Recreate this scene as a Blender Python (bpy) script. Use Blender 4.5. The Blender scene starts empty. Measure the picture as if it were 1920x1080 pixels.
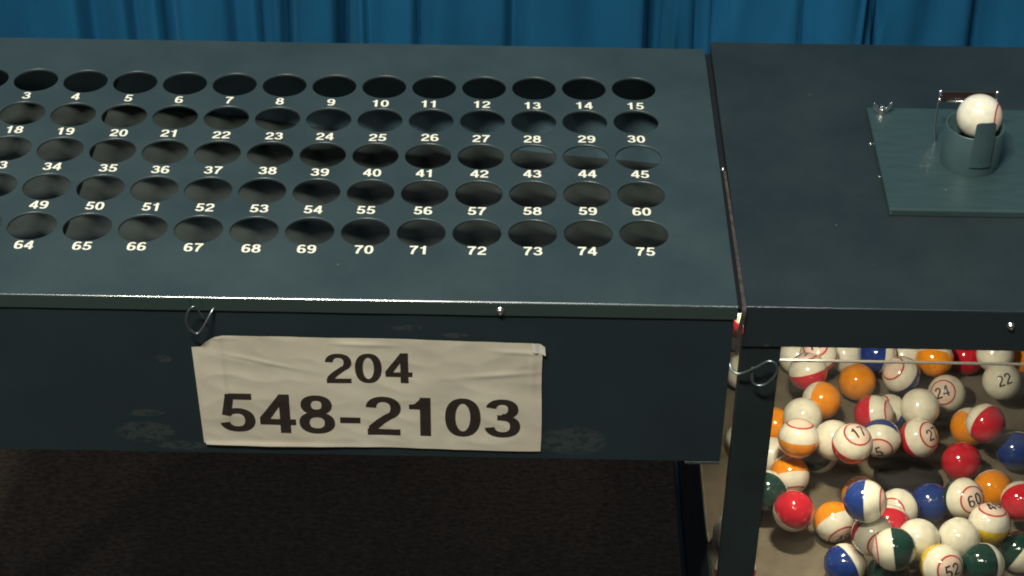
import bpy, bmesh, math, random
from mathutils import Vector, Matrix, noise
random.seed(7)
S = 0.001                                    # everything below is written in millimetres
sc = bpy.context.scene
COL = sc.collection

# ---------------------------------------------------------------- camera
CR = Vector((0.9998400653676184, 0.01393282547032585, 0.011212495711927176))
CU = Vector((-0.017305551200226765, 0.595545938488754, 0.8031348286852))
CF = Vector((-0.004512381115650143, 0.8032004180302464, -0.595691805292556))
CC = Vector((-98.402, -1516.263, 899.064)) * S
cam = bpy.data.cameras.new('camera')
cam.sensor_width = 36.0
cam.lens = 3656.107 / 1920 * 36
cam.clip_start = 0.05
cam.clip_end = 60
camo = bpy.data.objects.new('camera', cam)
M = Matrix((CR, CU, -CF)).transposed().to_4x4()
M.translation = CC
camo.matrix_world = M
COL.objects.link(camo)
sc.camera = camo

# ---------------------------------------------------------------- light
w = bpy.data.worlds.new('World')
sc.world = w
w.use_nodes = True
bg = w.node_tree.nodes['Background']
bg.inputs[0].default_value = (0.80, 0.85, 1.0, 1)
bg.inputs[1].default_value = 0.075


def area(name, loc, target, size, power, color, sy=None):
    l = bpy.data.lights.new(name, 'AREA')
    l.energy = power
    l.color = color
    l.size = size * S
    if sy:
        l.shape = 'RECTANGLE'
        l.size_y = sy * S
    o = bpy.data.objects.new(name, l)
    o.location = Vector(loc) * S
    o.rotation_euler = (Vector(target) - Vector(loc)).to_track_quat('-Z', 'Y').to_euler()
    COL.objects.link(o)
    return o


area('ceiling_lamp', (-600, -1500, 2300), (-150, -150, 0), 620, 100, (1.0, 0.95, 0.80), 110)
area('rear_ceiling_lamp', (-250, 120, 2600), (-150, -100, 0), 700, 17, (1.0, 0.95, 0.88))
area('chamber_lamp', (130, -225, -14), (165, -150, -360), 36, 1.9, (1.0, 0.90, 0.70), 24)
area('hall_lamp', (500, -1900, 2500), (100, -150, 0), 160, 7, (1.0, 0.95, 0.85))
area('hall_lamp', (-1500, -900, 2300), (-100, -150, 0), 160, 9, (1.0, 0.95, 0.85))
sc.view_settings.view_transform = 'Standard'
sc.view_settings.look = 'None'
sc.view_settings.exposure = 0
sc.view_settings.gamma = 1
sc.view_settings.use_curve_mapping = False
sc.render.resolution_x = 1024
sc.render.resolution_y = 576
try:
    sc.cycles.pixel_filter_type = 'BLACKMAN_HARRIS'
    sc.cycles.filter_width = 1.9
except Exception:
    pass


# ---------------------------------------------------------------- materials
def mat(name, base, rough=0.5, metal=0.0, coat=0.0, var=0.0, vscale=(30, 30, 30), bump=0.0, bscale=300.0,
        spec=0.5, col2=None, rvar=0.0):
    m = bpy.data.materials.new(name)
    m.use_nodes = True
    nt = m.node_tree
    b = nt.nodes['Principled BSDF']
    b.inputs['Base Color'].default_value = (*base, 1)
    b.inputs['Roughness'].default_value = rough
    b.inputs['Metallic'].default_value = metal
    b.inputs['Coat Weight'].default_value = coat
    b.inputs['Specular IOR Level'].default_value = spec
    tc = nt.nodes.new('ShaderNodeTexCoord')
    if var > 0 or rvar > 0:
        mp = nt.nodes.new('ShaderNodeMapping')
        mp.inputs['Scale'].default_value = vscale
        n = nt.nodes.new('ShaderNodeTexNoise')
        n.inputs['Scale'].default_value = 1.0
        n.inputs['Detail'].default_value = 6
        n.inputs['Roughness'].default_value = 0.62
        nt.links.new(tc.outputs['Object'], mp.inputs[0])
        nt.links.new(mp.outputs[0], n.inputs[0])
    if var > 0:
        cr = nt.nodes.new('ShaderNodeValToRGB')
        c2 = col2 or tuple(c * (1 + var) for c in base)
        c1 = tuple(c * (1 - var) for c in base) if not col2 else base
        cr.color_ramp.elements[0].position = 0.35
        cr.color_ramp.elements[1].position = 0.68
        cr.color_ramp.elements[0].color = (*c1, 1)
        cr.color_ramp.elements[1].color = (*c2, 1)
        nt.links.new(n.outputs[0], cr.inputs[0])
        nt.links.new(cr.outputs[0], b.inputs['Base Color'])
    if rvar > 0:
        mr = nt.nodes.new('ShaderNodeMapRange')
        mr.inputs[1].default_value = 0.3
        mr.inputs[2].default_value = 0.7
        mr.inputs[3].default_value = rough - rvar
        mr.inputs[4].default_value = rough + rvar
        nt.links.new(n.outputs[0], mr.inputs[0])
        nt.links.new(mr.outputs[0], b.inputs['Roughness'])
    if bump > 0:
        n2 = nt.nodes.new('ShaderNodeTexNoise')
        n2.inputs['Scale'].default_value = bscale
        n2.inputs['Detail'].default_value = 3
        bp = nt.nodes.new('ShaderNodeBump')
        bp.inputs['Strength'].default_value = bump
        bp.inputs['Distance'].default_value = 0.001
        nt.links.new(tc.outputs['Object'], n2.inputs[0])
        nt.links.new(n2.outputs[0], bp.inputs['Height'])
        nt.links.new(bp.outputs[0], b.inputs['Normal'])
    return m


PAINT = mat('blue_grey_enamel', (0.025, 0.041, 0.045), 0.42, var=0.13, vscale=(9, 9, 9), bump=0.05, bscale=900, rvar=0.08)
PAINT2 = mat('plate_enamel', (0.026, 0.050, 0.052), 0.36, var=0.10, vscale=(40, 220, 40), bump=0.08, bscale=700)
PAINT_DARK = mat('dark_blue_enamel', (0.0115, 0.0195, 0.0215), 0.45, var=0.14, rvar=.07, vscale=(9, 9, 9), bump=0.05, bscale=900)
LIP = mat('lip_enamel', (0.020, 0.040, 0.040), 0.24, coat=1.0)
LIP.node_tree.nodes['Principled BSDF'].inputs['Coat IOR'].default_value = 2.2
LIP.node_tree.nodes['Principled BSDF'].inputs['Coat Roughness'].default_value = 0.14
LIP_DARK = mat('dark_lip_enamel', (0.011, 0.019, 0.024), 0.26, coat=0.6)
LIP_DARK.node_tree.nodes['Principled BSDF'].inputs['Coat IOR'].default_value = 1.9
LIP_DARK.node_tree.nodes['Principled BSDF'].inputs['Coat Roughness'].default_value = 0.15
INSIDE_WALL_LIT = mat('inner_wall_lit_enamel', (0.085, 0.150, 0.19), 0.5, var=0.3, vscale=(14, 25, 14))  # inner enamel made lighter and bluer: indirect light on the wall put into the colour
INSIDE = mat('inner_enamel', (0.032, 0.040, 0.038), 0.5, var=0.3, vscale=(14, 25, 14))
CHROME = mat('chrome', (0.78, 0.77, 0.74), 0.24, metal=1.0)
WIRE = mat('dull_wire', (0.24, 0.29, 0.30), 0.32, metal=0.9)
STRIP = mat('brown_strip', (0.036, 0.030, 0.028), 0.75, var=0.5, vscale=(200, 200, 200))
WHITE_INK = mat('white_print', (0.70, 0.70, 0.59), 0.6, var=0.04, vscale=(300, 300, 300))
BLACK_INK = mat('black_print', (0.022, 0.016, 0.014), 0.55)
BALL_INK = mat('ball_print', (0.03, 0.03, 0.035), 0.35)
TAPE = mat('clear_tape', (0.55, 0.55, 0.5), 0.12)
FLOOR_IN = mat('chamber_floor_board', (0.135, 0.115, 0.078), 0.75, var=0.14, vscale=(60, 60, 60), bump=0.4, bscale=900)
HOLE_BLACK = mat('black_rubber', (0.008, 0.008, 0.009), 0.4)
CARPET = mat('brown_carpet', (0.008, 0.0055, 0.004), 0.9, var=0.5, vscale=(120, 240, 120), bump=0.6, bscale=260,
             col2=(0.048, 0.033, 0.022))
CURTAIN = mat('blue_satin', (0.008, 0.090, 0.200), 0.6, spec=0.2, var=0.22, vscale=(5, 5, 2), bump=0.10, bscale=420)
CURTAIN.node_tree.nodes['Principled BSDF'].inputs['Sheen Weight'].default_value = 0.12
CURTAIN.node_tree.nodes['Principled BSDF'].inputs['Sheen Tint'].default_value = (0.1, 0.5, 0.9, 1)

# paper, with faint creases and yellowing
PAPER = mat('worn_paper', (0.43, 0.40, 0.32), 0.5, var=0.10, vscale=(14, 14, 22), col2=(0.53, 0.50, 0.41))


def add_scuffs(m, spots):
    """pale scuffs at fixed places on the enamel (x, z, rx, rz in mm)"""
    nt = m.node_tree
    b = nt.nodes['Principled BSDF']
    geo = nt.nodes.new('ShaderNodeNewGeometry')
    sp = nt.nodes.new('ShaderNodeSeparateXYZ')
    nt.links.new(geo.outputs['Position'], sp.inputs[0])
    total = None

    def math_(op, a, c=None):
        n = nt.nodes.new('ShaderNodeMath')
        n.operation = op
        for i, v in enumerate((a, c)):
            if v is None:
                continue
            if isinstance(v, (int, float)):
                n.inputs[i].default_value = v
            else:
                nt.links.new(v, n.inputs[i])
        return n.outputs[0]
    for (x, z, rx, rz) in spots:
        dx = math_('DIVIDE', math_('SUBTRACT', sp.outputs['X'], x * S), rx * S)
        dz = math_('DIVIDE', math_('SUBTRACT', sp.outputs['Z'], z * S), rz * S)
        d = math_('ADD', math_('MULTIPLY', dx, dx), math_('MULTIPLY', dz, dz))
        k = math_('MAXIMUM', math_('SUBTRACT', 1.0, d), 0.0)
        total = k if total is None else math_('MAXIMUM', total, k)
    mp = nt.nodes.new('ShaderNodeMapping')
    mp.inputs['Scale'].default_value = (110, 90, 240)
    mp.inputs['Rotation'].default_value = (0, 0.2, 0)
    nt.links.new(geo.outputs['Position'], mp.inputs[0])
    n = nt.nodes.new('ShaderNodeTexNoise')
    n.inputs['Scale'].default_value = 1.0
    n.inputs['Detail'].default_value = 7
    n.inputs['Roughness'].default_value = 0.7
    nt.links.new(mp.outputs[0], n.inputs[0])
    k = math_('MULTIPLY', math_('MAXIMUM', math_('SUBTRACT', n.outputs[0], 0.44), 0.0), 3.0)
    k = math_('MINIMUM', math_('MULTIPLY', k, total), 0.11)
    mx = nt.nodes.new('ShaderNodeMix')
    mx.data_type = 'RGBA'
    src = b.inputs['Base Color'].links[0].from_socket
    nt.links.new(k, mx.inputs[0])
    nt.links.new(src, mx.inputs[6])
    mx.inputs[7].default_value = (0.16, 0.17, 0.14, 1)
    nt.links.new(mx.outputs[2], b.inputs['Base Color'])


def add_specks(m, scale, size, keep_, col):
    """sparse dust specks and chips in the enamel"""
    nt = m.node_tree
    b = nt.nodes['Principled BSDF']
    tc = nt.nodes.new('ShaderNodeTexCoord')
    vo = nt.nodes.new('ShaderNodeTexVoronoi')
    vo.inputs['Scale'].default_value = scale
    nt.links.new(tc.outputs['Object'], vo.inputs['Vector'])
    lt = nt.nodes.new('ShaderNodeMath')
    lt.operation = 'LESS_THAN'
    lt.inputs[1].default_value = size
    nt.links.new(vo.outputs['Distance'], lt.inputs[0])
    sp = nt.nodes.new('ShaderNodeSeparateXYZ')
    nt.links.new(vo.outputs['Color'], sp.inputs[0])
    l2 = nt.nodes.new('ShaderNodeMath')
    l2.operation = 'LESS_THAN'
    l2.inputs[1].default_value = keep_
    nt.links.new(sp.outputs[0], l2.inputs[0])
    mu = nt.nodes.new('ShaderNodeMath')
    mu.operation = 'MULTIPLY'
    nt.links.new(lt.outputs[0], mu.inputs[0])
    nt.links.new(l2.outputs[0], mu.inputs[1])
    mx = nt.nodes.new('ShaderNodeMix')
    mx.data_type = 'RGBA'
    nt.links.new(mu.outputs[0], mx.inputs[0])
    nt.links.new(b.inputs['Base Color'].links[0].from_socket, mx.inputs[6])
    mx.inputs[7].default_value = (*col, 1)
    nt.links.new(mx.outputs[2], b.inputs['Base Color'])


CUP = mat('cup_enamel', (0.040, 0.074, 0.080), 0.3, var=0.08, vscale=(40, 40, 40), rvar=.05)
add_specks(PAINT, 45, .04, .16, (.09, .10, .09))
add_specks(PAINT_DARK, 45, .04, .2, (.06, .07, .065))
add_specks(PAINT2, 60, .05, .25, (.12, .14, .13))
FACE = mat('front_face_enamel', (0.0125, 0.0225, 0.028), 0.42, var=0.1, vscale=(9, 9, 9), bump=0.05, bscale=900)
add_scuffs(FACE, [(-400, -138, 26, 12), (-55, -140, 30, 16), (-148, -34, 12, 3), (-185, -27, 14, 3), (-378, -62, 7, 4),
                  (-372, -152, 22, 5), (-398, -118, 16, 4)])


def ball_mat(name, cap, white=(0.72, 0.70, 0.57), edge=0.06):
    m = bpy.data.materials.new(name)
    m.use_nodes = True
    nt = m.node_tree
    b = nt.nodes['Principled BSDF']
    b.inputs['Roughness'].default_value = 0.12
    b.inputs['Coat Weight'].default_value = 0.6
    b.inputs['Coat Roughness'].default_value = 0.05
    tc = nt.nodes.new('ShaderNodeTexCoord')
    vn = nt.nodes.new('ShaderNodeVectorMath')
    vn.operation = 'NORMALIZE'
    nt.links.new(tc.outputs['Object'], vn.inputs[0])
    sp = nt.nodes.new('ShaderNodeSeparateXYZ')
    nt.links.new(vn.outputs[0], sp.inputs[0])
    mr = nt.nodes.new('ShaderNodeMapRange')
    mr.inputs[1].default_value = -1
    mr.inputs[2].default_value = 1
    nt.links.new(sp.outputs['Z'], mr.inputs[0])
    cr = nt.nodes.new('ShaderNodeValToRGB')
    cr.color_ramp.interpolation = 'LINEAR'
    e = cr.color_ramp.elements
    f = lambda z: (z + 1) / 2
    ring = (0.42, 0.05, 0.05)
    if cap is None:
        stops = [(0.0, white), (1.0, white)]
    else:
        stops = [(0.0, cap), (f(edge - .02), cap), (f(edge + .02), white), (f(0.73), white), (f(0.745), ring), (f(0.79), ring),
                 (f(0.805), (0.74, 0.55, 0.45)), (1.0, (0.74, 0.60, 0.50))]
    e[0].position, e[0].color = stops[0][0], (*stops[0][1], 1)
    e[1].position, e[1].color = 1.0, (*stops[-1][1], 1)
    for p_, c_ in stops[1:-1]:
        q = e.new(p_)
        q.color = (*c_, 1)
    nt.links.new(mr.outputs[0], cr.inputs[0])
    # grime on well used balls
    n = nt.nodes.new('ShaderNodeTexNoise')
    n.inputs['Scale'].default_value = 110
    n.inputs['Detail'].default_value = 5
    nt.links.new(tc.outputs['Object'], n.inputs[0])
    r2 = nt.nodes.new('ShaderNodeMapRange')
    r2.inputs[1].default_value = 0.3
    r2.inputs[2].default_value = 0.6
    r2.inputs[3].default_value = 0.82
    r2.inputs[4].default_value = 1.0
    nt.links.new(n.outputs[0], r2.inputs[0])
    mx = nt.nodes.new('ShaderNodeMix')
    mx.data_type = 'RGBA'
    mx.blend_type = 'MULTIPLY'
    mx.inputs[0].default_value = 1
    nt.links.new(cr.outputs[0], mx.inputs[6])
    nt.links.new(r2.outputs[0], mx.inputs[7])
    nt.links.new(mx.outputs[2], b.inputs['Base Color'])
    return m


BM = {'W': ball_mat('ball_cream', None),
      'w': ball_mat('ball_cream_ringed', (0.72, 0.70, 0.57)),
      'O': ball_mat('ball_orange', (0.78, 0.27, 0.012)),
      'R': ball_mat('ball_red', (0.52, 0.012, 0.028)),
      'B': ball_mat('ball_blue', (0.012, 0.04, 0.20)),
      'G': ball_mat('ball_green', (0.008, 0.040, 0.032)),
      'Y': ball_mat('ball_yellow', (0.70, 0.48, 0.02))}

# clear acrylic: a thin sheet that lets light pass and reflects by angle
GLASS = bpy.data.materials.new('clear_acrylic')
GLASS.use_nodes = True
nt = GLASS.node_tree
nt.nodes.clear()
out = nt.nodes.new('ShaderNodeOutputMaterial')
tr = nt.nodes.new('ShaderNodeBsdfTransparent')
tr.inputs[0].default_value = (0.76, 0.75, 0.72, 1)
gl = nt.nodes.new('ShaderNodeBsdfGlossy')
gl.inputs['Roughness'].default_value = 0.05
lw = nt.nodes.new('ShaderNodeLayerWeight')
lw.inputs[0].default_value = 0.25
mxs = nt.nodes.new('ShaderNodeMixShader')
mfr = nt.nodes.new('ShaderNodeMath')
mfr.operation = 'MULTIPLY'
mfr.inputs[1].default_value = 0.35
nt.links.new(lw.outputs['Fresnel'], mfr.inputs[0])
nt.links.new(mfr.outputs[0], mxs.inputs[0])
nt.links.new(tr.outputs[0], mxs.inputs[1])
nt.links.new(gl.outputs[0], mxs.inputs[2])
# faint scratched haze on the acrylic
hz = nt.nodes.new('ShaderNodeBsdfDiffuse')
hz.inputs[0].default_value = (0.6, 0.58, 0.52, 1)
tcg = nt.nodes.new('ShaderNodeTexCoord')
mpg = nt.nodes.new('ShaderNodeMapping')
mpg.inputs['Scale'].default_value = (14, 14, 60)
mpg.inputs['Rotation'].default_value = (0, 0.5, 0)
ng = nt.nodes.new('ShaderNodeTexNoise')
ng.inputs['Scale'].default_value = 1.0
ng.inputs['Detail'].default_value = 6
mg = nt.nodes.new('ShaderNodeMapRange')
mg.inputs[1].default_value = 0.35
mg.inputs[2].default_value = 0.75
mg.inputs[3].default_value = 0.01
mg.inputs[4].default_value = 0.10
nt.links.new(tcg.outputs['Object'], mpg.inputs[0])
nt.links.new(mpg.outputs[0], ng.inputs[0])
nt.links.new(ng.outputs[0], mg.inputs[0])
mxh = nt.nodes.new('ShaderNodeMixShader')
nt.links.new(mg.outputs[0], mxh.inputs[0])
nt.links.new(mxs.outputs[0], mxh.inputs[1])
nt.links.new(hz.outputs[0], mxh.inputs[2])
nt.links.new(mxh.outputs[0], out.inputs[0])


# ---------------------------------------------------------------- helpers
def obj(name, verts, faces, m, parent=None, smooth=False):
    me = bpy.data.meshes.new(name)
    me.from_pydata([tuple(c * S for c in v) for v in verts], [], faces)
    me.materials.append(m)
    if smooth:
        for p_ in me.polygons:
            p_.use_smooth = True
    me.update()
    o = bpy.data.objects.new(name, me)
    COL.objects.link(o)
    if parent:
        o.parent = parent
    return o


class MB:
    def __init__(s):
        s.v, s.f = [], []

    def add(s, v, f):
        n = len(s.v)
        s.v += [tuple(a) for a in v]
        s.f += [tuple(i + n for i in a) for a in f]
        return s

    def box(s, x0, x1, y0, y1, z0, z1):
        v = [(x, y, z) for x in (x0, x1) for y in (y0, y1) for z in (z0, z1)]
        return s.add(v, [(0, 1, 3, 2), (4, 6, 7, 5), (0, 4, 5, 1), (2, 3, 7, 6), (0, 2, 6, 4), (1, 5, 7, 3)])

    def cyl(s, p0, p1, r, n=16, r1=None, caps=True):
        p0, p1 = Vector(p0), Vector(p1)
        d = (p1 - p0).normalized()
        a = d.orthogonal().normalized()
        b = d.cross(a)
        r1 = r if r1 is None else r1
        v = []
        for i in range(n):
            t = 2 * math.pi * i / n
            q = a * math.cos(t) + b * math.sin(t)
            v.append(p0 + q * r)
            v.append(p1 + q * r1)
        f = [(2 * i, 2 * ((i + 1) % n), 2 * ((i + 1) % n) + 1, 2 * i + 1) for i in range(n)]
        if caps:
            f += [tuple(range(0, 2 * n, 2))[::-1], tuple(range(1, 2 * n, 2))]
        return s.add(v, f)

    def tube(s, pts, r, n=10, closed=False):
        pts = [Vector(p) for p in pts]
        v, f = [], []
        N = len(pts)
        up = None
        for i, p_ in enumerate(pts):
            a = pts[i - 1] if (i or closed) else p_
            b = pts[(i + 1) % N] if (i < N - 1 or closed) else p_
            d = (b - a).normalized()
            if up is None:
                up = d.orthogonal().normalized()
            up = (up - d * up.dot(d)).normalized()
            q = d.cross(up)
            for k in range(n):
                t = 2 * math.pi * k / n
                v.append(p_ + (up * math.cos(t) + q * math.sin(t)) * r)
        for i in range(N if closed else N - 1):
            for k in range(n):
                f.append((i * n + k, i * n + (k + 1) % n, ((i + 1) % N) * n + (k + 1) % n, ((i + 1) % N) * n + k))
        if not closed:
            f += [tuple(range(n))[::-1], tuple(range((N - 1) * n, N * n))]
        return s.add(v, f)

    def sphere(s, c, r, nu=16, nv=10, sz=1.0):
        v = [(c[0], c[1], c[2] + r * sz)]
        for j in range(1, nv):
            a = math.pi * j / nv
            for i in range(nu):
                t = 2 * math.pi * i / nu
                v.append((c[0] + r * math.sin(a) * math.cos(t), c[1] + r * math.sin(a) * math.sin(t), c[2] + r * sz * math.cos(a)))
        v.append((c[0], c[1], c[2] - r * sz))
        f = [(0, 1 + i, 1 + (i + 1) % nu) for i in range(nu)]
        for j in range(nv - 2):
            for i in range(nu):
                a = 1 + j * nu
                f.append((a + i, a + nu + i, a + nu + (i + 1) % nu, a + (i + 1) % nu))
        a = 1 + (nv - 2) * nu
        f += [(a + i, len(v) - 1, a + (i + 1) % nu) for i in range(nu)]
        return s.add(v, f)

    def build(s, name, m, parent=None, smooth=False, bevel=0.0):
        o = obj(name, s.v, s.f, m, parent, smooth)
        if bevel:
            b = o.modifiers.new('bevel', 'BEVEL')
            b.width = bevel * S
            b.segments = 3
            b.limit_method = 'ANGLE'
            for p_ in o.data.polygons:
                p_.use_smooth = True
            wn = o.modifiers.new('wn', 'WEIGHTED_NORMAL')
            wn.keep_sharp = True
        return o


def smooth_path(pts, n=8):
    P = [Vector(p) for p in pts]
    P = [2 * P[0] - P[1]] + P + [2 * P[-1] - P[-2]]
    r = []
    for i in range(1, len(P) - 2):
        for k in range(n):
            t = k / n
            a, b, c, d = P[i - 1:i + 3]
            r.append(0.5 * ((2 * b) + (c - a) * t + (2 * a - 5 * b + 4 * c - d) * t * t + (3 * b - a - 3 * c + d) * t ** 3))
    r.append(P[-2])
    return r


def tag(o, label=None, cat=None, group=None, kind=None):
    if label:
        o['label'] = label
    if cat:
        o['category'] = cat
    if group:
        o['group'] = group
    if kind:
        o['kind'] = kind
    return o


def empty(name, loc, label, cat, group=None):
    o = bpy.data.objects.new(name, None)
    COL.objects.link(o)
    o.empty_display_size = 0.02
    o.location = Vector(loc) * S
    tag(o, label, cat, group)
    return o


def keep(o, root):
    """parent a mesh written in world coordinates to a root standing elsewhere"""
    o.parent = root
    o.matrix_parent_inverse = Matrix.Translation(-root.location)
    return o


# ---------------------------------------------------------------- bold grotesque digits drawn as pen strokes
def arc(cx, cy, rx, ry, a0, a1, n=22, e=2.25):
    r = []
    for i in range(n + 1):
        t = math.radians(a0 + (a1 - a0) * i / n)
        c, s_ = math.cos(t), math.sin(t)
        r.append((cx + rx * math.copysign(abs(c) ** (2 / e), c), cy + ry * math.copysign(abs(s_) ** (2 / e), s_)))
    return r


def ln(*pts):
    r = []
    for a, b in zip(pts[:-1], pts[1:]):
        r += [(a[0] + (b[0] - a[0]) * i / 6, a[1] + (b[1] - a[1]) * i / 6) for i in range(6)]
    return r + [pts[-1]]


VW, HW = 0.086, 0.068
GLYPH = {
    '0': (0.62, [arc(.31, .5, .21, .43, 90, 450, 48)]),
    '1': (0.62, [('bar', .26, .44, 0, 1), ('poly', [(.08, .69), (.08, .81), (.20, .83), (.27, .90), (.29, 1.0), (.36, 1.0), (.36, .69)])]),
    '2': (0.62, [arc(.315, .70, .205, .23, 178, -42, 26) + ln((.40, .48), (.25, .33), (.15, .20), (.13, .07))[1:], ('bar', .04, .59, 0, .15)]),
    '3': (0.62, [arc(.30, .735, .185, .193, 172, -90, 26), arc(.305, .29, .215, .217, 90, -172, 28), ('bar', .22, .32, .45, .58)]),
    '4': (0.62, [('bar', .355, .53, 0, 1), ('bar', .02, .62, .21, .36), ('poly', [(.02, .30), (.02, .39), (.36, 1.0), (.45, 1.0), (.45, .88), (.19, .36), (.19, .30)])]),
    '5': (0.62, [('bar', .13, .57, .85, 1.0), ('poly', [(.13, .95), (.055, .45), (.21, .44), (.27, .90)]), arc(.305, .315, .215, .24, 142, -166, 34)]),
    '6': (0.62, [arc(.315, .31, .205, .238, 90, 450, 44), arc(.34, .50, .235, .43, 205, 48, 30)]),
    '7': (0.62, [('bar', .03, .59, .84, 1.0), ln((.50, .86), (.40, .70), (.32, .52), (.27, .35), (.24, .18), (.225, 0.0))]),
    '8': (0.62, [arc(.31, .745, .175, .183, 90, 450, 40), arc(.31, .285, .212, .215, 90, 450, 44)]),
    '9': (0.62, None),
    '-': (0.40, [('bar', .03, .37, .29, .44)]),
}


def glyph_strips(ch):
    wd, st = GLYPH[ch]
    flip = ch == '9'
    if flip:
        wd, st = GLYPH['6']
    res = []
    for q in st:
        if q[0] == 'bar':
            _, x0, x1, y0, y1 = q
            n = 5
            L = [(x0 + (x1 - x0) * i / n, y0) for i in range(n + 1)]
            R_ = [(x0 + (x1 - x0) * i / n, y1) for i in range(n + 1)]
            res.append((L + R_, [(i, i + 1, n + 2 + i, n + 1 + i) for i in range(n)]))
        elif q[0] == 'poly':
            res.append((list(q[1]), [tuple(range(len(q[1])))]))
        else:
            n = len(q)
            closed = math.dist(q[0], q[-1]) < 1e-4
            a_, b_ = [], []
            for i in range(n):
                p0 = q[i - 1] if i else (q[-2] if closed else q[0])
                p1 = q[i + 1] if i < n - 1 else (q[1] if closed else q[-1])
                dx, dy = p1[0] - p0[0], p1[1] - p0[1]
                L = math.hypot(dx, dy) or 1
                nx, ny = -dy / L, dx / L
                h = math.hypot(VW * nx, HW * ny)
                a_.append((q[i][0] + nx * h, q[i][1] + ny * h))
                b_.append((q[i][0] - nx * h, q[i][1] - ny * h))
            res.append((a_ + b_, [(i, n + i, n + i + 1, i + 1) for i in range(n - 1)]))
    if flip:
        res = [([(wd - x, 1 - y) for x, y in v], f) for v, f in res]
    return wd, res


def text_mesh(txt, h, fn, gap=0.15, wscale=1.0):
    """txt centred on x; fn(u, v, layer) -> xyz in mm, v from 0 (baseline) to h"""
    tot = sum(GLYPH[c][0] for c in txt) + gap * (len(txt) - 1)
    x = -tot / 2
    b = MB()
    for c in txt:
        wd, strips = glyph_strips(c)
        for k, (v, f) in enumerate(strips):
            b.add([fn((x + p_[0]) * h * wscale, p_[1] * h, k) for p_ in v], f)
        x += wd + gap
    return b


# ================================================================ the setting
tag(MB().box(-4000, 4000, -4500, 3000, -790, -760).build('floor', CARPET), 'dark brown carpeted floor', kind='structure')

# blue satin curtain: folds hanging down, deep creases where the photo shows them
creases = [(165, 16, 1.0, 0), (250, 9, .8, 0), (312, 8, 1.3, 0), (440, 10, .5, 0), (490, 6, .8, 0), (536, 6, 1.2, .03), (640, 9, 1.7, .03),
           (690, 9, .6, 0), (786, 7, .9, .03), (960, 9, .7, 0), (1222, 9, 1.3, -.02), (1247, 6, .8, 0), (1292, 10, .5, .15), (1326, 8, .9, .18),
           (1508, 10, .6, -.05), (1640, 9, 1.6, -.13), (1835, 12, .9, -.04), (-90, 9, 1, 0), (2010, 9, 1, 0), (60, 30, .25, .1), (865, 25, .25, .1),
           (1110, 30, .35, -.1), (1400, 30, .3, .1), (1740, 25, .35, .1)]
nx, nz = 900, 26
v, f = [], []
for j in range(nz + 1):
    z = -758 + (1900 + 758) * j / nz
    for i in range(nx + 1):
        x = -1500 + 3000 * i / nx
        if x < -900 or x > 700:
            dd = 26 * math.sin(x * 0.043) + 12 * math.sin(x * .11 + 1)
        else:
            dd = 10 * math.sin(x * 0.017 + 1) + 3 * math.sin(x * 0.043)
        for (px, wd, dp, sl) in creases:
            cx = -700 + px * 0.6095 + sl * (z + 190)
            t = (x - cx) / (wd * (0.5 if x < cx else 1.5))
            if abs(t) < 4:
                dd += 38 * dp * math.exp(-t * t)
        dd += 3.0 * noise.noise(Vector((x * .012, z * .006, 0)))
        v.append((x, 450 + dd, z))
for j in range(nz):
    for i in range(nx):
        a = j * (nx + 1) + i
        f.append((a, a + 1, a + nx + 2, a + nx + 1))
tag(obj('curtain', v, f, CURTAIN, None, True), 'blue satin curtain hanging in folds behind the machine', 'curtain')

# ================================================================ ball board (left unit)
YF = -322.9
board = empty('ball_display_board', (-330, -120, -160),
              'blue grey metal board with five rows of numbered round ball holes', 'bingo board')
PX, PY, RH = 44.8, 56.93, 19.5
X0, X1, YB = -745.0, 67.0, 73.5


def bow(c):
    return 4.14 * ((c - 8) ** 2 - 49) / 49 if c >= 1 else 0.0


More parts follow.
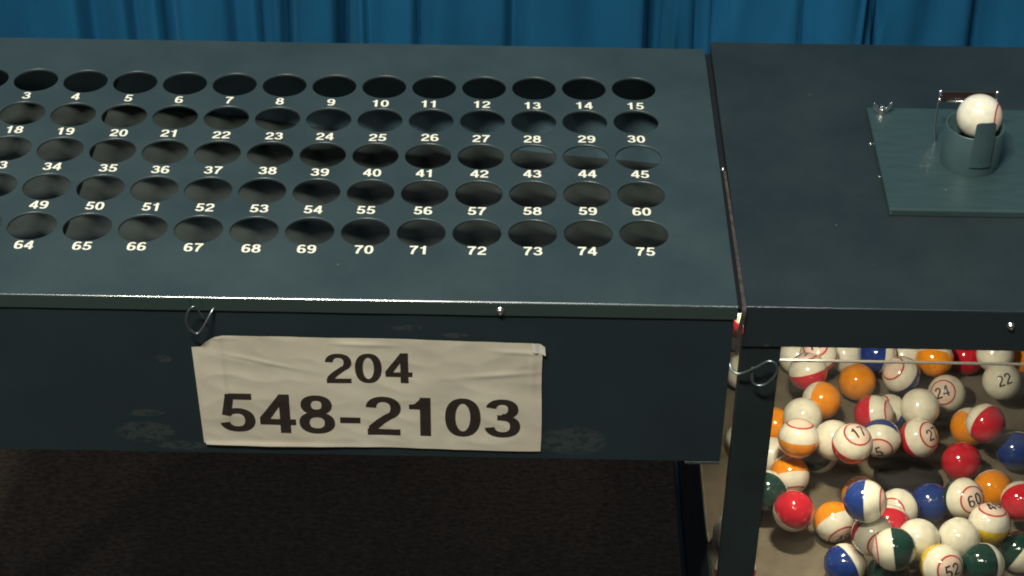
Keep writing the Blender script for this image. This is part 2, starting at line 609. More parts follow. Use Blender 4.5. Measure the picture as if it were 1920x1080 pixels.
def lid_mesh():
    b = MB()
    bx = [(c - 15 - .5) * PX for c in range(1, 17)]          # cell borders
    by = [(.5 - r_) * PY for r_ in range(0, 6)]
    bx[-1] = 22.4
    N = 40
    for r_ in range(5):
        for c in range(1, 16):
            x0, x1 = bx[c - 1], bx[c]
            y1, y0 = by[r_], by[r_ + 1]
            cx, cy = (c - 15) * PX, -r_ * PY + bow(c)
            outer, v = [], []
            for k in range(N):
                t = 2 * math.pi * (k + .5) / N
                dx, dy = math.cos(t), math.sin(t)
                tx = ((x1 - cx) if dx > 0 else (x0 - cx)) / dx if abs(dx) > 1e-9 else 1e9
                ty = ((y1 - cy) if dy > 0 else (y0 - cy)) / dy if abs(dy) > 1e-9 else 1e9
                s_ = min(tx, ty)
                v.append((cx + dx * s_, cy + dy * s_, 0))
            rings = [(RH + 1.0, 0), (RH + .45, -.12), (RH + .12, -.42), (RH, -.9), (RH, -2.0)]
            for rr, zz in rings:
                for k in range(N):
                    t = 2 * math.pi * (k + .5) / N
                    v.append((cx + rr * math.cos(t), cy + rr * math.sin(t), zz))
            f = []
            for q in range(len(rings)):
                for k in range(N):
                    k2 = (k + 1) % N
                    f.append((q * N + k, q * N + k2, (q + 1) * N + k2, (q + 1) * N + k))
            # corners of the cell
            for (qx, qy) in ((x0, y0), (x1, y0), (x1, y1), (x0, y1)):
                best = sorted(range(N), key=lambda k: (v[k][0] - qx) ** 2 + (v[k][1] - qy) ** 2)[:2]
                k0, k1 = sorted(best)
                if k0 == 0 and k1 == N - 1:
                    k0, k1 = k1, k0
                v.append((qx, qy, 0))
                f.append((k0, len(v) - 1, k1))
            b.add(v, f)
    yt, yb = by[0], by[-1]
    xl, xr = bx[0], bx[-1]
    rr = 1.7
    b.add([(X0, yb, 0), (xl, yb, 0), (xl, yt, 0), (X0, yt, 0)], [(0, 1, 2, 3)])
    b.add([(xr, yb, 0), (X1, yb, 0), (X1, yt, 0), (xr, yt, 0)], [(0, 1, 2, 3)])
    b.add([(X0, yt, 0), (X1, yt, 0), (X1, YB, 0), (X0, YB, 0)], [(0, 1, 2, 3)])
    b.add([(X0, YF + rr - .2, 0), (X1, YF + rr - .2, 0), (X1, yb, 0), (X0, yb, 0)], [(0, 1, 2, 3)])
    return b


lid_mesh().build('lid', PAINT, None)
lid = bpy.data.objects['lid']
keep(lid, board)


def bent_edge(x0, x1, y, ztop, drop, rr, th, right=True, n=60):
    """rolled front edge of a folded sheet: quarter bend, then the lip straight down, very slightly wavy"""
    b = MB()
    prof = [(rr - .2, 0)]
    for i in range(0, 9):
        a = math.radians(90 * i / 8)
        prof.append((rr - .2 - rr * math.sin(a), -rr + rr * math.cos(a)))
    prof += [(-.2, -rr - .4), (-.2, -drop + .5), (-.2, -drop + .25), (.05 - .2, -drop), (.3 - .2, -drop - .02)]
    prof.append((-.2 + th, -drop))
    prof.append((-.2 + th, -drop + 3))
    v, f = [], []
    m_ = len(prof)
    for i in range(n + 1):
        x = x0 + (x1 - x0) * i / n
        wv = 0.25 * noise.noise(Vector((x * .02, 3, 0)))
        for k, (dy, dz) in enumerate(prof):
            v.append((x, y + dy + (wv if k > 8 else 0), ztop + dz))
    for i in range(n):
        for k in range(m_ - 1):
            f.append((i * m_ + k, i * m_ + k + 1, (i + 1) * m_ + k + 1, (i + 1) * m_ + k))
    return b.add(v, f)


keep(bent_edge(X0, X1 + 1.4, YF, 0, 12.6, 1.7, 1.2).build('front_lip', LIP, None, True), board)
# right side lip of the lid and the box under it
keep(MB().box(X1, X1 + 1.2, YF + 1.6, YB, -12, -.3).build('side_lip', PAINT, None), board)
b = MB()
b.box(X0, X1 - .6, YF + 1.4, YF + 2.6, -159.5, -1)
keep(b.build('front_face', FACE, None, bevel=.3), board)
b = MB()
b.box(X1 - 2.0, X1 - .7, YF + 2.7, YB - 1.5, -159, -.4)
b.box(X0, X0 + 1.2, YF + 2.7, YB - 1.5, -159, -.4)
b.box(X0 + 1.3, X1 - 2.1, YF + 2.7, YB - 1.5, -159.3, -158)
keep(b.build('tray', INSIDE, None), board)
keep(MB().box(X0, X1 - .8, YB - 1.4, YB - .2, -159, -.4).build('back_wall', INSIDE_WALL_LIT, None), board)
# inside: sloping ball ramps and two cross ribs
b = MB()
# one long shelf falling to the right, with a shallow wave in the sheet
n_ = 60
v, f = [], []
for i in range(n_ + 1):
    x = X0 + 2 + (X1 - X0 - 5) * i / n_
    for (yy, dz) in ((YB - 1.6, 0), (-60, 1.5), (-190, -1.5), (YF + 3, 0)):
        v.append((x, yy, -62 - .114 * (x + 540) + dz + 1.2 * math.sin(x * .03 + yy * .01)))
for i in range(n_):
    for k in range(3):
        f.append((i * 4 + k, i * 4 + k + 1, i * 4 + k + 5, i * 4 + k + 4))
b.add(v, f)
keep(b.build('ball_ramp', INSIDE, None, True), board)
for cx in (-471, -156.5):
    keep(MB().box(cx, cx + 1.5, YF + 4, YB - 3, -15, -2.1).build('cross_rib', INSIDE, None), board)
keep(MB().box(38, 66, YF + 1.5, YF + 24, -163, -160.2).build('bottom_flange', LIP, None, bevel=.4), board)
# stand legs of the board, outside the picture on the left
for yy in (-300, 50):
    keep(MB().box(-744, -716, yy - 14, yy + 14, -760, -159.6).build('leg', PAINT_DARK, None, bevel=2), board)

NUMS = [(3,-540.1,-29.5),(4,-496.4,-29.9),(5,-449.3,-31.2),(6,-404.1,-32.4),(7,-359.7,-31.9),(8,-314.7,-32.3),(9,-269.2,-32.6),(10,-225.7,-33.0),(11,-182.3,-32.5),(12,-135.9,-31.9),(13,-91.0,-32.3),(14,-45.2,-30.8),(15,0.2,-30.2),(18,-538.5,-86.7),(19,-494.0,-87.8),(20,-447.6,-89.0),(21,-403.9,-88.4),(22,-359.1,-89.6),(23,-313.4,-89.9),(24,-269.7,-89.3),(25,-224.2,-89.6),(26,-179.1,-88.2),(27,-134.9,-88.5),(28,-90.7,-88.0),(29,-43.8,-86.5),(30,-0.9,-85.1),(33,-539.7,-142.6),(34,-494.1,-143.6),(35,-446.8,-144.6),(36,-402.7,-145.7),(37,-358.4,-145.1),(38,-312.7,-144.5),(39,-268.7,-145.6),(40,-224.8,-145.0),(41,-180.5,-144.5),(42,-134.8,-143.9),(43,-90.4,-142.5),(44,-44.2,-141.1),(45,0.2,-140.5),(49,-493.3,-201.1),(50,-447.5,-201.3),(51,-401.2,-201.4),(52,-357.7,-200.9),(53,-313.2,-201.1),(54,-269.1,-201.3),(55,-226.0,-200.7),(56,-179.4,-200.1),(57,-135.4,-199.5),(58,-90.1,-198.1),(59,-44.7,-196.8),(60,-0.7,-196.2),(64,-493.4,-257.7),(65,-447.2,-257.8),(66,-404.0,-257.2),(67,-358.7,-257.3),(68,-312.9,-257.4),(69,-268.9,-256.9),(70,-223.6,-256.3),(71,-180.0,-255.7),(72,-133.9,-255.1),(73,-89.4,-254.5),(74,-46.1,-253.2),(75,0.1,-252.5),]
NUMS += [(1, -627, -27), (2, -583, -29), (16, -627, -84), (17, -583, -86), (31, -627, -140), (32, -583, -142), (46, -627, -198),
         (47, -583, -200), (48, -538, -201), (61, -627, -255), (62, -583, -257), (63, -538, -258)]
for n_, x_, y_ in NUMS:
    j = random.uniform(-.012, .012)

    def fn(u_, v_, k, x_=x_, y_=y_, j=j):
        return (x_ + u_ + j * v_, y_ + v_ - 5.6 + j * u_, 0.12 + 0.03 * k)
    o = text_mesh(str(n_), 11.2, fn, 0.05, 1.07).build('printed_number', WHITE_INK, None)
    o.parent = lid


def screw(x, y, z, d, r, parent, name='screw'):
    d = Vector(d).normalized()
    b = MB()
    a = d.orthogonal().normalized()
    c = d.cross(a)
    N = 20
    prof = [(1.25, 0), (1.25, .12), (1.0, .18), (1.0, .42), (.85, .72), (.5, .92), (.42, .93), (.34, .62), (0.01, .6)]
    v, f = [], []
    for (q, h) in prof:
        for k in range(N):
            t = 2 * math.pi * k / N
            v.append(Vector((x, y, z)) + (a * math.cos(t) + c * math.sin(t)) * r * q + d * r * h)
    for i in range(len(prof) - 1):
        for k in range(N):
            f.append((i * N + k, i * N + (k + 1) % N, (i + 1) * N + (k + 1) % N, (i + 1) * N + k))
    b.add(v, f)
    return keep(b.build(name, CHROME, None, True), parent)


screw(-113.9, YF - .3, -8.1, (0, -1, 0), 3.0, board)

# wire hook at the left of the board's front
pts = [(-332, -318, -8.5), (-336, -325, -12), (-341, -330, -20), (-347, -332, -28), (-352.5, -333, -24), (-354.5, -334, -15), (-352.5, -334, -6), (-348, -333, -1.5),
       (-345.6, -331, -5.5), (-344.2, -329, -11), (-342.2, -327, -17)]
keep(MB().tube(smooth_path(pts), 0.95).build('wire_hook', WIRE, None, True), board)


# ================================================================ paper sign
def crumple(x, z):
    q = Vector((x * .018, z * .03, 5))
    r_ = .7 * noise.noise(q) + .3 * (1 - abs(noise.noise(Vector((x * .03 + z * .02, z * .05, 1)))) * 2.2)
    r_ += 1.0 * math.exp(-((x + 334 + .02 * z) / 2.2) ** 2) * (1 if z > -110 else math.exp(-((z + 110) / 15) ** 2))
    r_ += .5 * math.exp(-((z + 44 + .04 * (x + 200)) / 2.0) ** 2) * max(0, math.sin(x * .05))
    r_ += .6 * math.exp(-((z + 73 - .11 * (x + 130)) / 2.5) ** 2) * math.exp(-((x + 115) / 30) ** 2)
    r_ += .6 * math.exp(-((x + 88) / 2.5) ** 2) * math.exp(-((z + 65) / 25) ** 2)
    r_ += .5 * math.exp(-((z + 62 + .25 * (x + 300)) / 2.0) ** 2) * math.exp(-((x + 300) / 28) ** 2)
    r_ += 1.4 * math.exp(-((z + 149) / 3.0) ** 2) * math.exp(-((x + 300) / 60) ** 2)
    return max(0.0, 1.2 + r_)


sign = empty('paper_sign', (-217, YF, -95), 'creased cream paper sign with a phone number, taped to the board front', 'sign')
NX, NZ = 190, 90
v, f = [], []


def top_edge(x):
    t = (x + 334) / 254
    z = -36.5 - 2.8 * t + 1.0 * math.sin(t * 3)
    if x < -332:
        z -= 14.5 * ((-332 - x) / 18.5) ** 1.6
    if x > -84:
        z -= 2.2 * ((x + 84) / 4) ** 2
    return z


for j in range(NZ + 1):
    t = j / NZ
    for i in range(NX + 1):
        s_ = i / NX
        xl = -350.5 - 1.0 * t
        x = xl + (-80.3 - xl) * s_ - .5 * math.sin(t * 6) * s_
        zt = top_edge(xl + (-80.3 - xl) * s_)
        zb = -148.3 - 1.8 * s_ - .5 * math.sin(s_ * 9)
        z = zt + (zb - zt) * t
        v.append((x, YF + .9 - crumple(x, z), z))
for j in range(NZ):
    for i in range(NX):
        a = j * (NX + 1) + i
        f.append((a, a + 1, a + NX + 2, a + NX + 1))
keep(obj('paper_sheet', v, f, PAPER, None, True), sign)
bk = MB().add([(-355.2, YF + .9, -49.5), (-340, YF + .9, -48.2), (-340, YF + .9, -148), (-353.4, YF + .9, -148.4)], [(0, 1, 2, 3)])
keep(bk.build('backing_sheet', PAPER, None), sign)
v, f = [], []
for j in range(5):
    for i in range(7):
        x, z = -89 + i * 1.7 + j * .2, -37.6 - j * 2.2 - i * .55
        v.append((x, YF - .8 - crumple(x, z) * .5 - .9 * math.sin(i * 1.3), z))
for j in range(4):
    for i in range(6):
        a = j * 7 + i
        f.append((a, a + 1, a + 8, a + 7))
keep(obj('tape', v, f, TAPE, None, True), sign)


def refine(b, maxlen):
    """split long print facets so the print can follow a curved surface"""
    bm = bmesh.new()
    vs = [bm.verts.new(p_) for p_ in b.v]
    for f_ in b.f:
        try:
            bm.faces.new([vs[i] for i in f_])
        except ValueError:
            pass
    bmesh.ops.triangulate(bm, faces=bm.faces[:])
    for _ in range(6):
        le = [e_ for e_ in bm.edges if e_.calc_length() > maxlen]
        if not le:
            break
        bmesh.ops.subdivide_edges(bm, edges=le, cuts=1)
        bmesh.ops.triangulate(bm, faces=[f_ for f_ in bm.faces if len(f_.verts) > 3])
    bm.verts.index_update()
    v = [tuple(q.co) for q in bm.verts]
    f = [[q.index for q in f_.verts] for f_ in bm.faces]
    bm.free()
    return v, f


def sign_text(txt, xc, zb, h, slope, ws=1.0):
    b = text_mesh(txt, h, lambda u_, v_, k: (xc + u_, .05 * k, zb + v_ + slope * u_), .045, ws)
    v, f = refine(b, 2.2)
    v = [(x, YF + .9 - crumple(x, z) - .3 - y, z) for x, y, z in v]
    return keep(obj('printed_number', v, f, BLACK_INK, None), sign)


sign_text('204', -217.3, -81.3, 29.6, .012, 1.2)
sign_text('548-2103', -217.6, -135.2, 40, -.006, 1.2)

# ================================================================ blower cabinet (right unit)
blower = empty('ball_blower', (280, -120, -520),
               'dark blue grey metal ball blower with clear front window full of bingo balls', 'bingo blower')
BX0, BX1, BF, BB = 74.0, 482.0, -322.5, 81.5
b = MB()
b.add([(BX0, BF + 1.5, 0), (BX1, BF + 1.5, 0), (BX1, BB, 3.2), (BX0, BB, 3.2)], [(0, 1, 2, 3)])
b.add([(BX0, BF + 1.5, 0), (BX0, BB, 3.2), (BX0, BB, -10), (BX0, BF + 1.5, -10)], [(0, 1, 2, 3)])
b.add([(BX1, BF + 1.5, 0), (BX1, BB, 3.2), (BX1, BB, -38), (BX1, BF + 1.5, -38)], [(3, 2, 1, 0)])
b.add([(BX0, BB, 3.2), (BX1, BB, 3.2), (BX1, BB, -38), (BX0, BB, -38)], [(0, 1, 2, 3)])
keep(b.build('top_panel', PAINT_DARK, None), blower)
keep(bent_edge(BX0 + .2, BX1, BF, 0, 38.6, 1.7, 1.5).build('front_lip', LIP_DARK, None, True), blower)
keep(MB().box(BX0 + 2, BX1 - 2, BF + 3, BB - 2, -9, -6).build('chamber_ceiling', mat('ceiling_board', (.30, .27, .2), .7), None), blower)
# posts: folded angles
def post(x0, x1, sgn, yf, ysg):
    b = MB()
    b.box(x0, x1, min(yf, yf + ysg * 1.6), max(yf, yf + ysg * 1.6), -520, -10 if ysg < 0 else -38.9)
    xs = x0 if sgn < 0 else x1
    b.box(min(xs, xs - sgn * 1.6), max(xs, xs - sgn * 1.6), min(yf + ysg * 1.7, yf + ysg * 14), max(yf + ysg * 1.7, yf + ysg * 14), -520, -39)
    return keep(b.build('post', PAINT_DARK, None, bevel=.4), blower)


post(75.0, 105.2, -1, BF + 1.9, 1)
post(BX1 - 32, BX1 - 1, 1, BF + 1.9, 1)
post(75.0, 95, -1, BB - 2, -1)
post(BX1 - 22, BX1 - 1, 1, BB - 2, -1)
# chamber floor, back, base
keep(MB().box(78.5, BX1 - 4, BF + 8, BB - 5, -366, -360).build('chamber_floor', FLOOR_IN, None), blower)
keep(MB().box(97, BX1 - 24, BB - 4.5, BB - 3, -358, -12).build('back_panel', mat('back_enamel', (.05, .06, .06), .5), None), blower)
b = MB()
b.box(75.2, 76.8, BF + 20, BB - 20, -520, -347)
b.box(BX1 - 3, BX1 - 1.4, BF + 20, BB - 20, -520, -347)
b.box(106, BX1 - 33, BF + 2.5, BF + 4, -520, -352)
b.box(97, BX1 - 24, BB - 3.5, BB - 2, -520, -367)
b.box(77.5, BX1 - 4, BF + 5, BB - 5, -519, -516)
keep(b.build('base_panel', PAINT_DARK, None), blower)
keep(MB().box(71.5, 74.9, BF + 2, BB - 2, -528, -508).build('bottom_rail', mat('rail_enamel', (.06, .075, .085), .35, metal=.5), None, bevel=.5), blower)
# leg frames of the blower, under the cabinet
for xx in (130, 430):
    for yy in (-280, 40):
        keep(MB().box(xx, xx + 25, yy - 12, yy + 12, -760, -528.5).build('leg', PAINT_DARK, None, bevel=2), blower)
# black blower opening in the floor
ring = MB()
N = 48
prof = [(33, -359.6), (33, -357.6), (31.6, -356.9), (29.5, -357.4), (28.5, -359.9)]
v, f = [], []
for rr, zz in prof:
    for k in range(N):
        t = 2 * math.pi * k / N
        v.append((276 + rr * math.cos(t), -118 + rr * math.sin(t), zz))
for i in range(len(prof) - 1):
    for k in range(N):
        f.append((i * N + k, i * N + (k + 1) % N, (i + 1) * N + (k + 1) % N, (i + 1) * N + k))
keep(ring.add(v, f).build('blower_ring', HOLE_BLACK, None, True), blower)
keep(MB().cyl((276, -118, -359.8), (276, -118, -359.3), 29, 40).build('blower_hole', mat('hole_dark', (.004, .004, .004), .8), None), blower)
# panes
keep(MB().add([(105.6, BF + 6, -357), (BX1 - 33, BF + 6, -357), (BX1 - 33, BF + 6, -56.2), (105.6, BF + 6, -56.2)], [(0, 1, 2, 3)]).build('front_pane', GLASS, None), blower)
keep(MB().box(105.6, BX1 - 33, BF + 5.0, BF + 7.4, -57.4, -56.3).build('pane_edge', mat('acrylic_edge', (.16, .155, .13), .3), None), blower)
keep(MB().add([(77.2, BF + 16, -346), (77.2, BB - 16, -346), (77.2, BB - 16, -12), (77.2, BF + 16, -12)], [(0, 1, 2, 3)]).build('side_pane', GLASS, None), blower)
# brown edge strip running forward along the seam and down the front corner
pts = [(71.6, -134, .6), (72.2, -200, .8), (72.6, -280, .8), (72.9, -317, .7), (73.0, -322.5, -.6), (72.6, -325.2, -6), (71.2, -325.4, -24), (70.4, -325.0, -46)]
v, f = [], []
pp = smooth_path(pts, 8)
for i, p_ in enumerate(pp):
    hw = 1.1 + .9 * i / len(pp)
    if i > len(pp) * .8:
        hw *= 1 - .5 * (i / len(pp) - .8) / .2
    d = (pp[min(i + 1, len(pp) - 1)] - pp[max(i - 1, 0)]).normalized()
    n_ = d.cross(Vector((1, 0, 0))).normalized()
    if n_.z < 0 and abs(n_.z) > abs(n_.y):
        n_ = -n_
    for (a, c) in ((-hw, -.7), (hw, -.7), (hw, .5), (-hw, .5)):
        v.append(p_ + Vector((a, 0, 0)) + n_ * c)
for i in range(len(pp) - 1):
    for k in range(4):
        f.append((i * 4 + k, i * 4 + (k + 1) % 4, (i + 1) * 4 + (k + 1) % 4, (i + 1) * 4 + k))
keep(obj('edge_strip', v, f, STRIP, None), blower)
screw(70.4, -132, 1.2, (0, 0, 1), 1.5, blower)
screw(279.1, YF - .5, -14, (0, -1, 0), 2.8, blower)
# wire hook on the corner post
pts = [(66.5, -316, -54), (67.0, -322, -59.5), (70, -327, -61.5), (76, -329, -60.5), (86.8, -331, -52), (94.5, -332, -45.8), (100.0, -333, -47.0), (102.0, -333, -55.0),
       (96.5, -332, -67.0), (89.5, -331, -71.0), (84.6, -330, -68.4), (83.6, -329, -62), (83.6, -328, -55)]
keep(MB().tube(smooth_path(pts), 1.0).build('wire_hook', WIRE, None, True), blower)

keep(MB().box(68.6, 73.6, -320.5, 72, -8, -4).build('seam_shade_strip', HOLE_BLACK, None), blower)  # added black strip standing in for the shade inside the open seam
# ---- raised plate with the ball cup, on top of the blower
plate = MB()
prof_y = [(-197.5, 1.6), (-197.5, 6.2), (-196.9, 7.2), (-195.6, 7.6), (-42, 9.6), (-41.4, 8.4), (-41.4, 2.6)]
v = []
for (xs, k) in ((0, 0), (.6, .5), (230, 1)):
    for (yy, zz) in prof_y:
        xl = 200.9 + (yy + 196) * .012
        v.append((xl + xs if xs < 200 else 455, yy, zz - (.7 if k == 0 and zz > 3 else 0)))
m_ = len(prof_y)
f = [(i, i + 1, m_ + i + 1, m_ + i) for i in range(m_ - 1)] + [(m_ + i, m_ + i + 1, 2 * m_ + i + 1, 2 * m_ + i) for i in range(m_ - 1)]
f += [tuple(range(m_))[::-1], tuple(range(2 * m_, 3 * m_))]
keep(plate.add(v, f).build('cup_plate', PAINT2, None), blower)
CX, CY, CZ0 = 278.2, -124.5, 8.4
RO, RI, HC = 24.4, 23.0, 36.5
v, f = [], []
N = 64
prof = [(RO, 0), (RO, HC - .4), (RO - .4, HC), (RI + .3, HC), (RI, HC - .3), (RI, 2)]
for rr, zz in prof:
    for k in range(N):
        t = 2 * math.pi * k / N
        v.append((CX + rr * math.cos(t), CY + rr * math.sin(t), CZ0 + zz))
for i in range(len(prof) - 1):
    for k in range(N):
        f.append((i * N + k, i * N + (k + 1) % N, (i + 1) * N + (k + 1) % N, (i + 1) * N + k))
f.append(tuple(range(5 * N, 6 * N)))
keep(MB().add(v, f).build('cup', CUP, None, True), blower)
keep(MB().cyl((CX, CY, CZ0 + 12), (CX, CY, CZ0 + 14), RI - .1, 40).build('cup_rest', HOLE_BLACK, None), blower)
# tab strap rising above the rim
b = MB()
v, f = [], []
n1 = 10
for i in range(n1 + 1):
    a = math.radians(-90 + (-20 + 40 * i / n1) + 7)
    for (rr, zz) in ((RO + 1.3, 9.5), (RO + 1.3, 37), (RO + .6, 52.5 - 2.2 * (abs(i - 5) / 5) ** 6), (RO - .8, 52.5 - 2.2 * (abs(i - 5) / 5) ** 6), (RO + .05, 37), (RO + .05, 9.5)):
        v.append((CX + rr * math.cos(a), CY + rr * math.sin(a), CZ0 + zz))
for i in range(n1):
    for k in range(6):
        f.append((i * 6 + k, i * 6 + (k + 1) % 6, (i + 1) * 6 + (k + 1) % 6, (i + 1) * 6 + k))
f += [tuple(range(6))[::-1], tuple(range(n1 * 6, n1 * 6 + 6))]
keep(b.add(v, f).build('cup_tab', CUP, None, bevel=.3), blower)
# wire bail behind the cup: two uprights, a double cross bar with a dark slat between, round ends
bail = empty('tmp', (0, 0, 0), None, None)
bpy.data.objects.remove(bail)
zt = 52.5
b = MB()
yb_ = -86
b.tube(smooth_path([(CX - 24, -96, CZ0 - .5), (CX - 25.2, -90, 25), (CX - 24.3, yb_, 44), (CX - 23.8, yb_, zt)]), .9)
b.tube(smooth_path([(CX + 25.5, -96, CZ0 - .5), (CX + 23.8, -90, 25), (CX + 24.3, yb_, 44), (CX + 24.2, yb_, zt)]), .9)
b.tube([(CX - 18, yb_ - 2, zt - 7.5), (CX + 18, yb_ - 2, zt - 7.5)], .7)
for sx in (-24, 24):
    b.sphere((CX + sx, yb_, zt + .5), 2.0)
    b.sphere((CX + sx, yb_ - .5, zt - 7), 1.6)
bo = keep(b.build('wire_bail', CHROME, None, True), blower)
keep(MB().box(CX - 22, CX + 22, yb_ - .3, yb_ + 1, zt - 9, zt + 1).build('bail_slat', mat('slat', (.022, .014, .013), .4), None, bevel=.4), blower)
# wing nut at the plate's rear corner
b = MB()
wx, wy, wz = 214.5, -51, 9.3
b.cyl((wx, wy, wz), (wx, wy, wz + 5.5), 4.2, 18, 3.0)
b.cyl((wx, wy, wz + 5), (wx, wy, wz + 8), 1.8, 14)
for sx in (-1, 1):
    v, f = [], []
    outl = [(1.5, 1.0), (5, 2.0), (8.2, 7.5), (8.8, 10.5), (7.4, 11.6), (5.6, 10.2), (4.2, 6.2), (1.5, 5.0)]
    for dy in (-.9, .9):
        for (ax, az) in outl:
            v.append((wx + sx * ax, wy + dy + ax * .12 * sx, wz + az))
    n_ = len(outl)
    f = [(i, (i + 1) % n_, n_ + (i + 1) % n_, n_ + i) for i in range(n_)] + [tuple(range(n_))[::-1], tuple(range(n_, 2 * n_))]
    b.add(v, f)
keep(b.build('wing_nut', CHROME, None, bevel=.35), blower)
screw(200.5, -89, 1.8, (-.5, 0, 1), 1.1, blower)
screw(201, -140, 1.6, (-.5, 0, 1), .7, blower)

# ================================================================ the balls
RB = 19.05


def ball_mesh(name):
    me = bpy.data.meshes.new(name)
    bm = bmesh.new()
    bmesh.ops.create_icosphere(bm, subdivisions=4, radius=RB * S)
    bm.to_mesh(me)
    bm.free()
    for p_ in me.polygons:
        p_.use_smooth = True
    return me


MESH = {}
for k_, m_ in BM.items():
    MESH[k_] = ball_mesh('bingo_ball')
    MESH[k_].materials.append(m_)


def ball(P, col, pole, label, num='', spin=None, group='bingo balls tumbling in the chamber'):
    o = bpy.data.objects.new('bingo_ball', MESH[col])
    COL.objects.link(o)
    o.location = Vector(P) * S
    q = Vector(pole).normalized().to_track_quat('Z', 'Y')
    up = q.to_matrix().to_3x3() @ Vector((0, 1, 0))
    # turn the print roughly upright, then by spin
    want = (CU - Vector(pole).normalized() * CU.dot(Vector(pole).normalized()))
    if want.length > .05:
        z_ = Vector(pole).normalized()
        y_ = want.normalized()
        x_ = y_.cross(z_)
        R_ = Matrix((x_, y_, z_)).transposed()
    else:
        R_ = q.to_matrix()
    R_ = R_ @ Matrix.Rotation(spin if spin is not None else random.uniform(-1.2, 1.2), 3, 'Z')
    o.rotation_euler = R_.to_euler()
    tag(o, label, 'bingo ball', group)
    if num:
        h = 11.5

        def wrap(u_, y, k):
            t = math.hypot(u_, y)
            r_ = RB + .10 + k
            if t < 1e-6:
                return (0, 0, r_)
            a = t / RB
            return (u_ / t * r_ * math.sin(a), y / t * r_ * math.sin(a), r_ * math.cos(a))
        tv, tf = refine(text_mesh(num, h, lambda u_, v_, k: (u_, v_ - h / 2, .03 * k), .08, .95), 1.3)
        c = obj('printed_number', [wrap(*q) for q in tv], tf, BALL_INK, None)
        c.parent = o
    return o


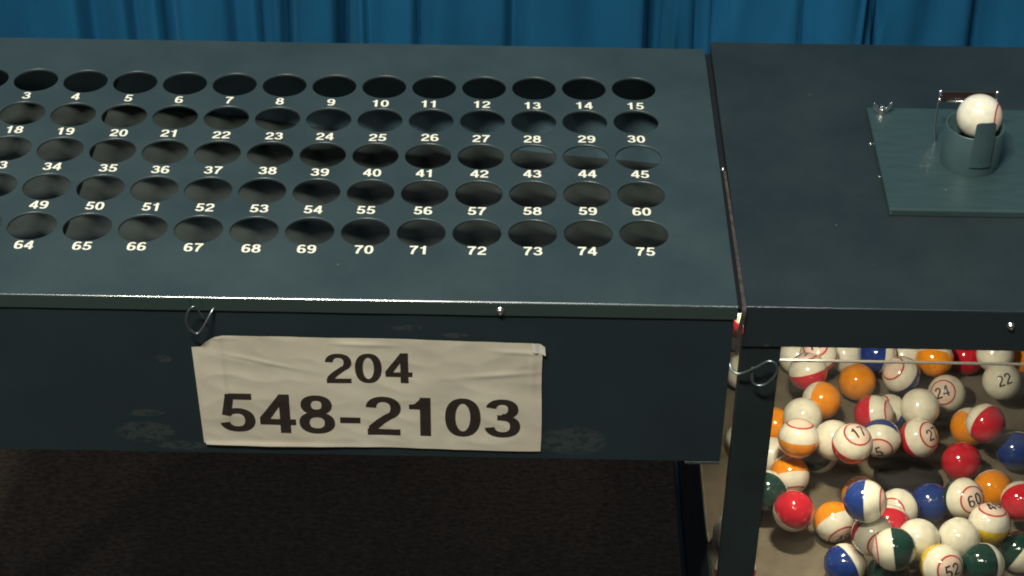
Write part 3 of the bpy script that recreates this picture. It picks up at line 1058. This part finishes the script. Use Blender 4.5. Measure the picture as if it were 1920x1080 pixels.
BALLS = [
    (98.0, -262.0, -340.9, 'R', (-0.02, 0.60, 0.80), "red ball seen through the narrow gap left of the post, low down", ''),
    (100.0, -215.0, -340.9, 'W', (-0.02, 0.60, 0.80), "white ball seen through the gap left of the post, behind a red one", ''),
    (99.0, -30.0, -200.0, 'W', (-0.02, 0.60, 0.80), "white ball flying high by the side pane behind the wire loop", ''),
    (99.0, -170.0, -130.0, 'R', (0.45, 0.09, 0.89), "red and white ball in the gap behind the wire hook", ''),
    (99.0, -225.0, -66.0, 'W', (-0.02, 0.60, 0.80), "white ball at the top of the gap beside the lid strip", ''),
    (99.0, -235.0, -215.0, 'Y', (-0.01, 0.28, 0.96), "yellowish ball in the lower part of the gap left of the post", ''),
    (128.0, 20.0, -340.9, 'W', (-0.02, 0.60, 0.80), "cream ball in the far left corner of the chamber floor", ''),
    (185.4, 47.1, -341.0, 'W', (0.27, 0.95, -0.16), "cream ball in the bright strip at the upper left corner of the window", ''),
    (201.9, 21.8, -317.7, 'R', (-0.34, -0.29, 0.89), "white ball with a red printed ring, high against the window's top edge", '11'),
    (233.9, 51.9, -341.0, 'W', (0.19, 0.74, 0.64), "plain cream ball at the back, just left of the blue one under the window bar", ''),
    (263.3, 33.3, -325.4, 'B', (0.97, 0.12, -0.20), "blue ball high at the back of the window under the dark bar", ''),
    (294.3, 50.1, -341.0, 'W', (0.38, 0.55, 0.74), "cream ball high at the back, just right of the blue one under the window bar", ''),
    (319.9, 27.0, -324.7, 'O', (0.18, 0.86, 0.48), "orange ball half cut off by the window's top bar, left of a dark red one", ''),
    (358.9, 51.9, -341.0, 'R', (0.17, 0.90, 0.41), "dark red ball half cut off by the window's top bar", ''),
    (380.7, 29.1, -319.5, 'W', (0.09, 0.82, 0.57), "cream ball at the window's top bar, between a dark red and an orange one", ''),
    (410.7, 46.4, -341.0, 'O', (0.18, 0.94, 0.28), "orange ball at the top right corner of the window", ''),
    (186.9, -13.0, -312.6, 'R', (-0.28, 0.44, 0.86), "ball with white upper half and red lower half above the bright orange one", '21'),
    (241.0, 5.9, -339.7, 'O', (-0.01, 0.90, -0.43), "brownish orange ball in the shade right of the bright orange one", ''),
    (267.2, -40.8, -341.0, 'B', (-0.78, -0.10, 0.61), "white ball with blue lower edge tucked under the big white one", '9'),
    (282.8, 0.4, -325.4, 'B', (-0.68, -0.19, 0.71), "large white ball with navy right edge, flying near the window top", ''),
    (328.7, -8.7, -341.0, 'R', (-0.44, -0.64, 0.63), "white ball with a thin red ring, left of the ball showing 22", '24'),
    (380.7, -8.8, -323.2, 'W', (-0.10, -0.74, 0.67), "whitish ball with red ring facing out and number 22", '22'),
    (291.1, -59.5, -317.8, 'W', (-0.98, -0.04, 0.17), "dull tan ball in the middle of the flying heap, below the white and navy one", ''),
    (245.7, -65.8, -321.7, 'R', (0.90, -0.26, 0.35), "small ball, red at left and white at right, behind the heap", ''),
    (196.7, -49.2, -319.2, 'O', (-0.77, 0.56, -0.30), "bright orange ball with white left edge, near the window's upper left", ''),
    (174.8, -80.1, -314.6, 'W', (-0.02, 0.76, 0.65), "dull cream ball between the two brightest orange ones at left", ''),
    (151.5, -64.1, -341.0, 'O', (-0.35, 0.86, -0.36), "orange ball half hidden behind the left post", ''),
    (143.8, -108.2, -340.9, 'W', (-0.23, 0.58, 0.78), "cream ball mostly hidden behind the left post", ''),
    (189.2, -108.4, -335.6, 'G', (0.65, 0.12, -0.75), "dark green ball in shade right of the white over orange one", ''),
    (197.8, -126.3, -303.0, 'W', (0.30, 0.85, 0.43), "grey white ball in shade right of the dark green one", ''),
    (162.6, -136.8, -292.7, 'O', (0.04, 0.32, 0.95), "ball with white top and orange lower half beside the left post", ''),
    (209.1, -155.8, -281.6, 'R', (0.17, -0.20, 0.96), "white ball with faint red ring in the middle of the left heap", '17'),
    (247.4, -103.9, -319.3, 'B', (-0.23, -0.97, -0.06), "bluish white ball right of the white one with faint red ring", '5'),
    (284.9, -96.4, -324.9, 'R', (0.56, -0.43, 0.71), "cream ball with red left side below the dull tan one", '27'),
    (342.8, -58.9, -341.0, 'O', (0.71, 0.65, 0.27), "orange ball mostly hidden behind the large pinkish red one", ''),
    (349.6, -85.2, -314.2, 'R', (-0.58, 0.81, -0.03), "large pinkish red ball lit on its upper left, near the right edge", '23'),
    (381.5, -93.3, -341.0, 'B', (0.29, 0.91, -0.29), "navy ball in deep shade at the right edge", ''),
    (326.1, -111.0, -341.0, 'R', (0.11, 0.57, -0.81), "dark red ball in the shade behind the black blower hole", ''),
    (157.4, -142.9, -333.2, 'O', (0.13, -0.82, -0.55), "ball with orange top and pink ringed base beside the left post, above the red one", '56'),
    (133.2, -171.7, -327.1, 'G', (0.40, 0.90, -0.15), "dark green ball cut off by the left post", ''),
    (224.2, -161.6, -341.0, 'O', (0.09, 0.90, -0.42), "orange ball mostly hidden behind the blue and grey one", ''),
    (349.1, -149.5, -341.0, 'O', (0.09, 0.94, -0.32), "dark orange ball in the shade above the yellow and white one", ''),
    (367.4, -180.0, -327.2, 'R', (-0.01, 0.99, -0.13), "red ball cut off by the right edge of the photo", ''),
    (287.3, -169.4, -341.0, 'B', (0.21, 0.56, -0.80), "deep blue ball between two white ringed ones", ''),
    (254.3, -186.7, -332.4, 'B', (-0.58, -0.72, 0.39), "white ball with pink number ring at its left, left of the deep blue one", '8'),
    (310.9, -187.8, -317.3, 'G', (0.36, -0.75, 0.56), "greyish white ball with red ring and number 60", '60'),
    (154.3, -203.2, -322.8, 'R', (-0.34, 0.20, -0.92), "bright red ball with pale lower edge on the open chamber floor", ''),
    (193.5, -197.0, -341.0, 'O', (0.39, -0.87, -0.29), "orange topped ball with ringed number 49 low down, right of the red one", '49'),
    (239.5, -220.3, -322.4, 'R', (0.19, 0.98, -0.08), "small red patch of a ball wedged above the upper green one", ''),
    (218.4, -248.6, -307.8, 'R', (0.32, -0.93, 0.17), "white ball with red ring below the blue and grey one", '29'),
    (208.0, -244.4, -271.4, 'B', (0.95, -0.23, 0.19), "ball half blue half grey white, flying in front of an orange one", '3'),
    (328.7, -221.5, -317.1, 'Y', (0.09, 0.24, 0.96), "white ball with yellow lower side right of the two plain cream ones", '46'),
    (259.3, -250.7, -310.7, 'W', (0.12, -0.40, -0.91), "plain cream ball above the yellow edged one, left of its cream twin", ''),
    (297.4, -243.2, -315.6, 'W', (-0.09, -0.41, -0.91), "plain cream ball, right one of the touching cream pair", ''),
    (231.3, -281.4, -293.3, 'G', (-0.98, 0.05, -0.20), "dark green ball with white left side, upper of the green pair", ''),
    (358.0, -232.6, -341.0, 'G', (0.76, -0.57, -0.32), "dark green ball with white lower right side at the right edge", ''),
    (197.0, -252.4, -341.0, 'B', (0.84, 0.51, 0.20), "royal blue ball with white crescent at the bottom edge", ''),
    (234.6, -261.5, -341.0, 'G', (0.09, 0.98, -0.15), "dark green ball with thin white rim, cut off by the photo's bottom edge", ''),
    (273.5, -286.0, -307.2, 'Y', (0.32, -0.82, 0.48), "cream ball with yellow left edge, red ring and number 52", '52'),
    (311.5, -278.5, -312.3, 'G', (0.88, 0.39, -0.27), "dark green ball with white sliver on its right, at the bottom edge", ''),
]
for (x, y, z, c, pole, lab, num) in BALLS:
    ball((x, y, z), c, pole, lab, num, .35 if num else None)

# the drawn ball standing in the cup
P = Vector((283.0, -114.5, 46.5))
pole = CR * .90 - CU * .14 - CF * .36
ball(P, 'w', pole, 'cream ball with a red ring at its right side, waiting in the metal cup', '', 0.0, None)
